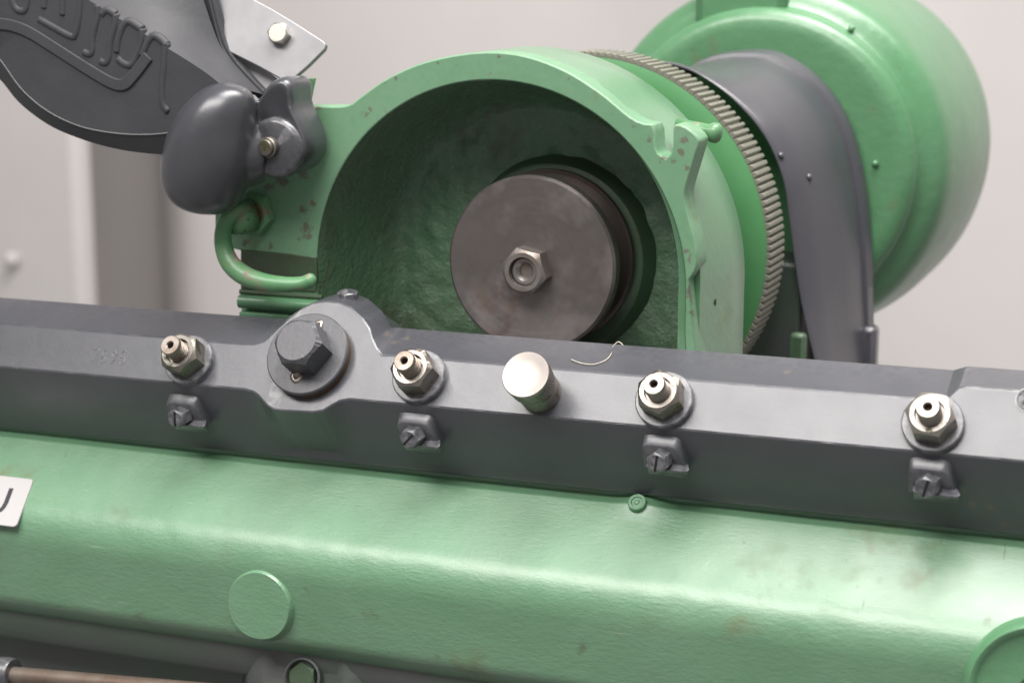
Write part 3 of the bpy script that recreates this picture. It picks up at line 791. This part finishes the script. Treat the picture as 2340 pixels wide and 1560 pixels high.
# ------------------------------------------------------------------ belt guard
gd = thing('belt_guard', (90, 215, -60), 'dark grey arched belt guard in front of the motor', 'guard')
GF, GB = 182.0, 247.0
fcv = smooth_path([onY(x, y, GF) for x, y in ((1480, 135), (1540, 142), (1600, 165), (1680, 222), (1752, 305), (1795, 402), (1811, 500), (1824, 600), (1840, 705), (1864, 815), (1884, 900))], 70)
bcv = smooth_path([onY(x, y, GB) for x, y in ((1500, 230), (1560, 172), (1625, 135), (1700, 121), (1780, 127), (1865, 180), (1935, 280), (1972, 420), (1985, 560), (1990, 700), (1996, 900))], 70)
L = []
for t, ins in ((0.0, 1.8), (0.0, 1.2), (0.01, 0.7), (0.035, 0.0), (0.3, 0.0), (0.6, 0.0), (0.88, 0.0), (0.90, 0.4), (0.91, -1.4), (1.0, -1.6), (1.02, -0.6), (1.02, 5)):
    row = []
    for a, b in zip(fcv, bcv):
        p = a.lerp(b, t); cc = V((25, p.y, 30)); dirv = (cc-p); dirv.y = 0
        p = p+dirv.normalized()*ins; row.append(p)
    L.append(row)
v, f = loft(L); mk('guard_shell', v, f, M['guard'], gd, ang=40)
gfoot = onY(1975, 790, 238)
mk('guard_foot', *box((gfoot.x+2.0, 243, gfoot.z-28), 8.0, 12, 76), M['guard'], gd, bevel=2.5)
for (x, y, Y) in ((1801, 345, 196), (1857, 404, 205)):
    # rivet heads sit on the shell surface
    best = None
    for row in L[3:7]:
        for p in row:
            q = p-CAM; z = q.dot(cd); sx = 1170+FPX*q.dot(cr)/z; sy = 780-FPX*q.dot(cu)/z
            e_ = hypot(sx-x, sy-y)
            if best is None or e_ < best[0]: best = (e_, p)
    p = best[1]; n_ = (p-V((20, p.y, 40))).normalized()
    mk('rivet', *lathe(p-n_*0.5, n_, [(2.0, 0), (1.9, 0.8), (1.3, 1.6), (0.01, 1.9)], 16), M['guard'], gd, ang=None)

# ------------------------------------------------------------------ motor
MX, MZ = 40.0, 60.5
mo = thing('electric_motor', (MX, 300, MZ-100), 'large round green motor drum at the upper right', 'motor')
mk('motor_drum', *lathe((MX, 250, MZ), (0, -1, 0), [(0.01, -0.5), (66, -0.5), (72, -0.3), (77, -0.6), (80, -1.8), (82.2, -4), (83.4, -7), (83.8, -11), (85.0, -14), (88.5, -15.5), (92, -17.5), (95.2, -21.5), (97.4, -28), (98.6, -36), (101.5, -60), (103.2, -90), (103.2, -140), (101, -165), (94, -185), (80, -195), (0.01, -198)], 160), M['green_motor'], mo, ang=None)
tl = onY(1584, 66, 258)
v, f = box((tl.x+25, 300, tl.z+50), 50, 84, 100); mk('terminal_box', v, f, M['green_motor'], mo, bevel=5, seg=3)
for x, y, Y, r in ((1946, 66, 262, 1.8), (2000, 374, 249, 1.6)):
    c = onY(x, y, Y); mk('screw_head', *lathe(c, (0.3, -1, 0.3), [(r, -2), (r, 0.5), (r*0.6, 1.2), (0.01, 1.4)], 16), M['green_motor'], mo, ang=None)

# ------------------------------------------------------------------ curved handle
ha = thing('curved_handle', tuple(onY(590, 490, HY)), 'curved green chipped handle rod screwed to the housing', 'handle')
hn = V((-0.05, -1, 0.0)).normalized()
hb = onY(584, 489, HY)
mk('hex_collar', *hexnut(hb, hn, 9.2, 6.0, 0.35), M['green_handle'], ha, ang=28)
mk('hex_socket', *lathe(hb, hn, [(7.4, 5), (7.6, 18), (6.6, 19.5), (0.01, 20)], 8), M['rust_rim'], ha, ang=30)
mk('socket_paint', *lathe(hb+hn*8, hn, [(7.75, 0), (7.9, 8), (6.9, 11.8), (4.0, 13), (0.01, 13.2)], 24, rfun=lambda t, r, z, i: (r, z+(2.2*sin(2*t+1) if i == 0 else 0))), M['green_handle'], ha, ang=None)
hy = hb.y-19
pth = smooth_path([onY(566, 487, hy+8), onY(548, 478, hy+1), onY(527, 490, hy-3), onY(513, 515, hy-4), onY(510, 556, hy-4), onY(524, 598, hy-5), onY(556, 628, hy-6), onY(600, 644, hy-6), (onY(650, 650, hy-5)), onY(690, 648, hy-3), onY(712, 639, hy-2), onY(721, 636, hy-2)], 80)
rr_ = []
for i in range(80):
    t = i/79; r = 3.7+1.1*exp(-((t-0.55)/0.25)**2)-0.6*t
    if t > 0.965: r *= sqrt(max(0.05, 1-((t-0.965)/0.036)**2))
    rr_.append(r)
mk('handle_rod', *tube(pth, rr_, 24), M['green_handle'], ha, ang=None)

# ------------------------------------------------------------------ hinged cover, opened to the left
cv = thing('hinged_cover', tuple(onY(615, 333, 25)), 'dark grey hinged cast cover swung open at upper left', 'cover')
FY = 4.0
def c_(px, py, Y=FY): return onY(px, py, Y)
arc_in = [(-150, -60), (-90, 40), (-40, 98), (0, 137), (50, 205), (110, 255), (180, 288), (250, 303), (320, 308), (390, 303), (450, 285)]
arc_out = [(-185, -45), (-120, 65), (-60, 130), (0, 182), (45, 236), (110, 285), (180, 316), (255, 338), (330, 350), (400, 352), (470, 330)]
fold = [(40, -100), (100, -60), (150, -32), (205, 2), (270, 42), (330, 78), (390, 115), (440, 146), (478, 172), (505, 195), (520, 215)]
ai = smooth_path([c_(*q) for q in arc_in], 60); ao = smooth_path([c_(q[0], q[1], FY+5) for q in arc_out], 60)
ab = [p+V((0, 22, 0)) for p in ao]; fo = smooth_path([c_(*q) for q in fold], 60)
v, f = loft([ab, ao, ai])
v2, f2 = loft([ai, [a.lerp(b, .5) for a, b in zip(ai, fo)], fo])
mk('cover_face', *join((v, f), (v2, f2)), M['cover'], cv, ang=25)
mk('worn_highlight_edge', *tube([p+V((0, 0.1, 0)) for p in ai[8:58]], 0.38, 6), M['worn'], cv, ang=None)  # pale worn-paint bead that paints in the crease's highlight line
rear = [(430, -160), (452, -110), (472, -60), (486, -20), (497, 20), (507, 62), (520, 105), (540, 140), (566, 170), (592, 198), (613, 219)]
re = smooth_path([c_(q[0], q[1], 38) for q in rear], 60)
rows = []
for k in range(11):
    t = k/10
    rows.append([a.lerp(b, t)+V((0.1, -0.9, 0.55))*(5.0*sin(pi*t)**1.0*(1-0.35*t)) for a, b in zip(fo, re)])
lip = [p+V((1.2, 1.5, 0.3)) for p in re]; lipb = [p+V((-2.5, 3.0, -2.0)) for p in re]
pre = [p+V((-0.6, -1.2, 0.9)) for p in re]
rows = rows[:-1]+[[p+V((-3.6, -2.2, -1.6)) for p in re], [p+V((-1.4, -3.4, 0.2)) for p in re], pre, lip, lipb]
mk('cover_side', *loft(rows), M['cover'], cv, ang=30)
mk('rolled_edge', *tube(pre, 1.3, 10), M['cover'], cv, ang=None)
# raised lettering, upside down on the open cover
LNm = V((0, -1, 0))
def emb(pts, wd, n=30): return tube(smooth_path([c_(*q)+V((0, 1.2, 0)) for q in pts], n), wd/2, 12)
def L_(name, strokes, wd=4.2):
    mk(name, *join(*[emb(s_, wd) for s_ in strokes]), M['cover'], cv, ang=None)
L_('letter', [[(376, 98), (374, 150), (370, 200), (372, 238), (384, 256)], [(378, 104), (362, 88), (348, 84), (336, 100), (324, 128)]])
L_('letter', [[(322, 66), (322, 92), (314, 122), (300, 148), (282, 146), (268, 134)], [(322, 68), (306, 56), (292, 50), (280, 62), (270, 92), (266, 120)]])
L_('letter', [[(262, 32), (262, 56), (252, 96), (248, 132), (240, 144), (228, 140)], [(262, 34), (244, 24), (232, 34)]])
L_('letter', [[(222, 12), (222, 40), (212, 84), (210, 118), (200, 124), (190, 118)]])
L_('letter', [[(184, -10), (180, 40), (172, 78), (162, 84), (120, 62), (88, 44)], [(144, -20), (142, 34)], [(104, -20), (100, 18)]])
L_('letter', [[(66, -30), (60, 16), (50, 26), (34, 18), (24, -10)]])
sw = smooth_path([c_(*q) for q in ((-60, 66), (-20, 56), (20, 57), (64, 72), (120, 106), (200, 157), (258, 190), (286, 192), (306, 172), (322, 152), (340, 128))], 70)
mk('swoosh', *stroke(sw, 5.4, LNm, 1.3, -0.3), M['cover'], cv, ang=30, bevel=0.5, seg=2)
# rounded hinge pod and pivot lug
bc0 = onY(480, 335, 6)
ax = (onY(455, 475, 6)-onY(512, 190, 6)); ln_ = ax.length; ax.normalize()
side = V((0, -1, 0)).cross(ax).normalized()
vs = []; fs = []; nu, nv_ = 48, 28
for j in range(nv_+1):
    ph = -pi/2+pi*j/nv_
    for i in range(nu):
        th = 2*pi*i/nu
        a = sin(ph); c2 = cos(ph)
        c2 = abs(c2)**0.66
        q = bc0+ax*(ln_*0.52*a)+side*(c2*cos(th)*(19.6+3.0*a))+V((0, -1, 0))*(c2*sin(th)*(20.0+3*a))+side*(6.0*max(0, -a)**2)
        q += (q-bc0).normalized()*0.7*NZ.noise(q*0.06)
        vs.append(q)
for j in range(nv_):
    for i in range(nu):
        i2 = (i+1) % nu; fs.append((j*nu+i, j*nu+i2, (j+1)*nu+i2, (j+1)*nu+i))
pod = (vs, fs)
lugp = [(640, 178), (658, 192), (662, 218), (664, 244), (682, 282), (696, 325), (692, 362), (668, 392), (630, 400), (592, 390), (555, 372), (530, 330), (548, 270), (588, 222), (610, 190)]
lo = smooth_path([onY(x, y, 14) for x, y in lugp], 64, True)
cc = onY(618, 320, 14)
rows = []
for d_, k in ((22, 1.0), (8, 1.02), (4, 1.0), (1.6, 0.96), (0.8, 0.90), (1.6, 0.76), (2.6, 0.5)):
    rows.append([V((cc.x+(p.x-cc.x)*k, 14+d_, cc.z+(p.z-cc.z)*k)) for p in lo])
v, f = loft(rows, True); f.append(tuple(range((len(rows)-1)*64, len(rows)*64)))
f.append(tuple(reversed(range(64))))
lugm = (v, f)
web0 = onY(505, 350, 12); web1 = onY(600, 345, 22)
web = tube([web0, web0.lerp(web1, .5), web1], [18, 16.5, 14], 24)
neck = tube([onY(500, 235, 14), onY(530, 190, 20), onY(560, 160, 26)], [10, 9, 8], 20)
hp_ = mk('hinge_pod', *join(pod, lugm, web), M['dark_grey'], cv, ang=None)
md = hp_.modifiers.new('r', 'REMESH'); md.mode = 'VOXEL'; md.voxel_size = 0.9*MM; md.use_smooth_shade = True
md = hp_.modifiers.new('s', 'SMOOTH'); md.factor = 0.5; md.iterations = 10
sc_ = onY(615, 335, 13)
mk('eye_boss', *lathe(onY(628, 338, 14), (0, -1, 0), [(13.8, -3), (13.0, 0.6), (11.0, 1.6), (0.01, 1.7)], 48), M['dark_grey'], cv, ang=None)
mk('pivot_stud', *lathe(onY(619, 336, 13), (-0.1, -1, 0), [(4.6, -1), (4.6, 2.8), (4.0, 3.3), (3.7, 3.3), (3.7, 4.6), (3.3, 5.0), (0.01, 5.1)], 28), M['steel_brown'], cv, ang=35)

# galvanised bracket plate
bp_ = thing('bracket_plate', tuple(onY(630, 100, 44)), 'bare galvanised metal bracket plate with a bright hex bolt', 'plate')
pn = V((0.12, -1, 0.30)).normalized(); p0 = onY(640, 100, 40)
poly = [(470, -90), (600, -60), (640, 34-20), (700, 68), (744, 98), (745, 106), (738, 118), (700, 152), (662, 186), (655, 189), (640, 180), (590, 152), (532, 122), (500, 100)]
poly = [(470, -120), (560, -12), (620, 20), (680, 56), (738, 94), (745, 102), (742, 113), (705, 150), (664, 186), (655, 189), (640, 180), (590, 152), (530, 122), (470, 90)]
fp_ = [onP(x, y, tuple(p0), pn) for x, y in poly]
mk('sheet', *prism(fp_, [p-pn*3.0 for p in fp_]), M['zinc'], bp_, bevel=0.5)
mk('lower_sheet', *prism([onP(x, y, tuple(p0-pn*9), pn) for x, y in ((480, 60), (545, 112), (640, 182), (650, 205), (600, 222), (520, 200))], [onP(x, y, tuple(p0-pn*9), pn)-pn*2 for x, y in ((480, 60), (545, 112), (640, 182), (650, 205), (600, 222), (520, 200))]), M['zinc'], bp_, bevel=0.4)
mk('hex_bolt', *hexnut(onP(641, 80, tuple(p0), pn), pn, 4.5, 4.2, 0.45), M['zinc_bolt'], bp_, ang=28)

# ------------------------------------------------------------------ tidy helper properties
for o in bpy.data.objects:
    if 'o_mm' in o: del o['o_mm']

S.render.engine = 'CYCLES'
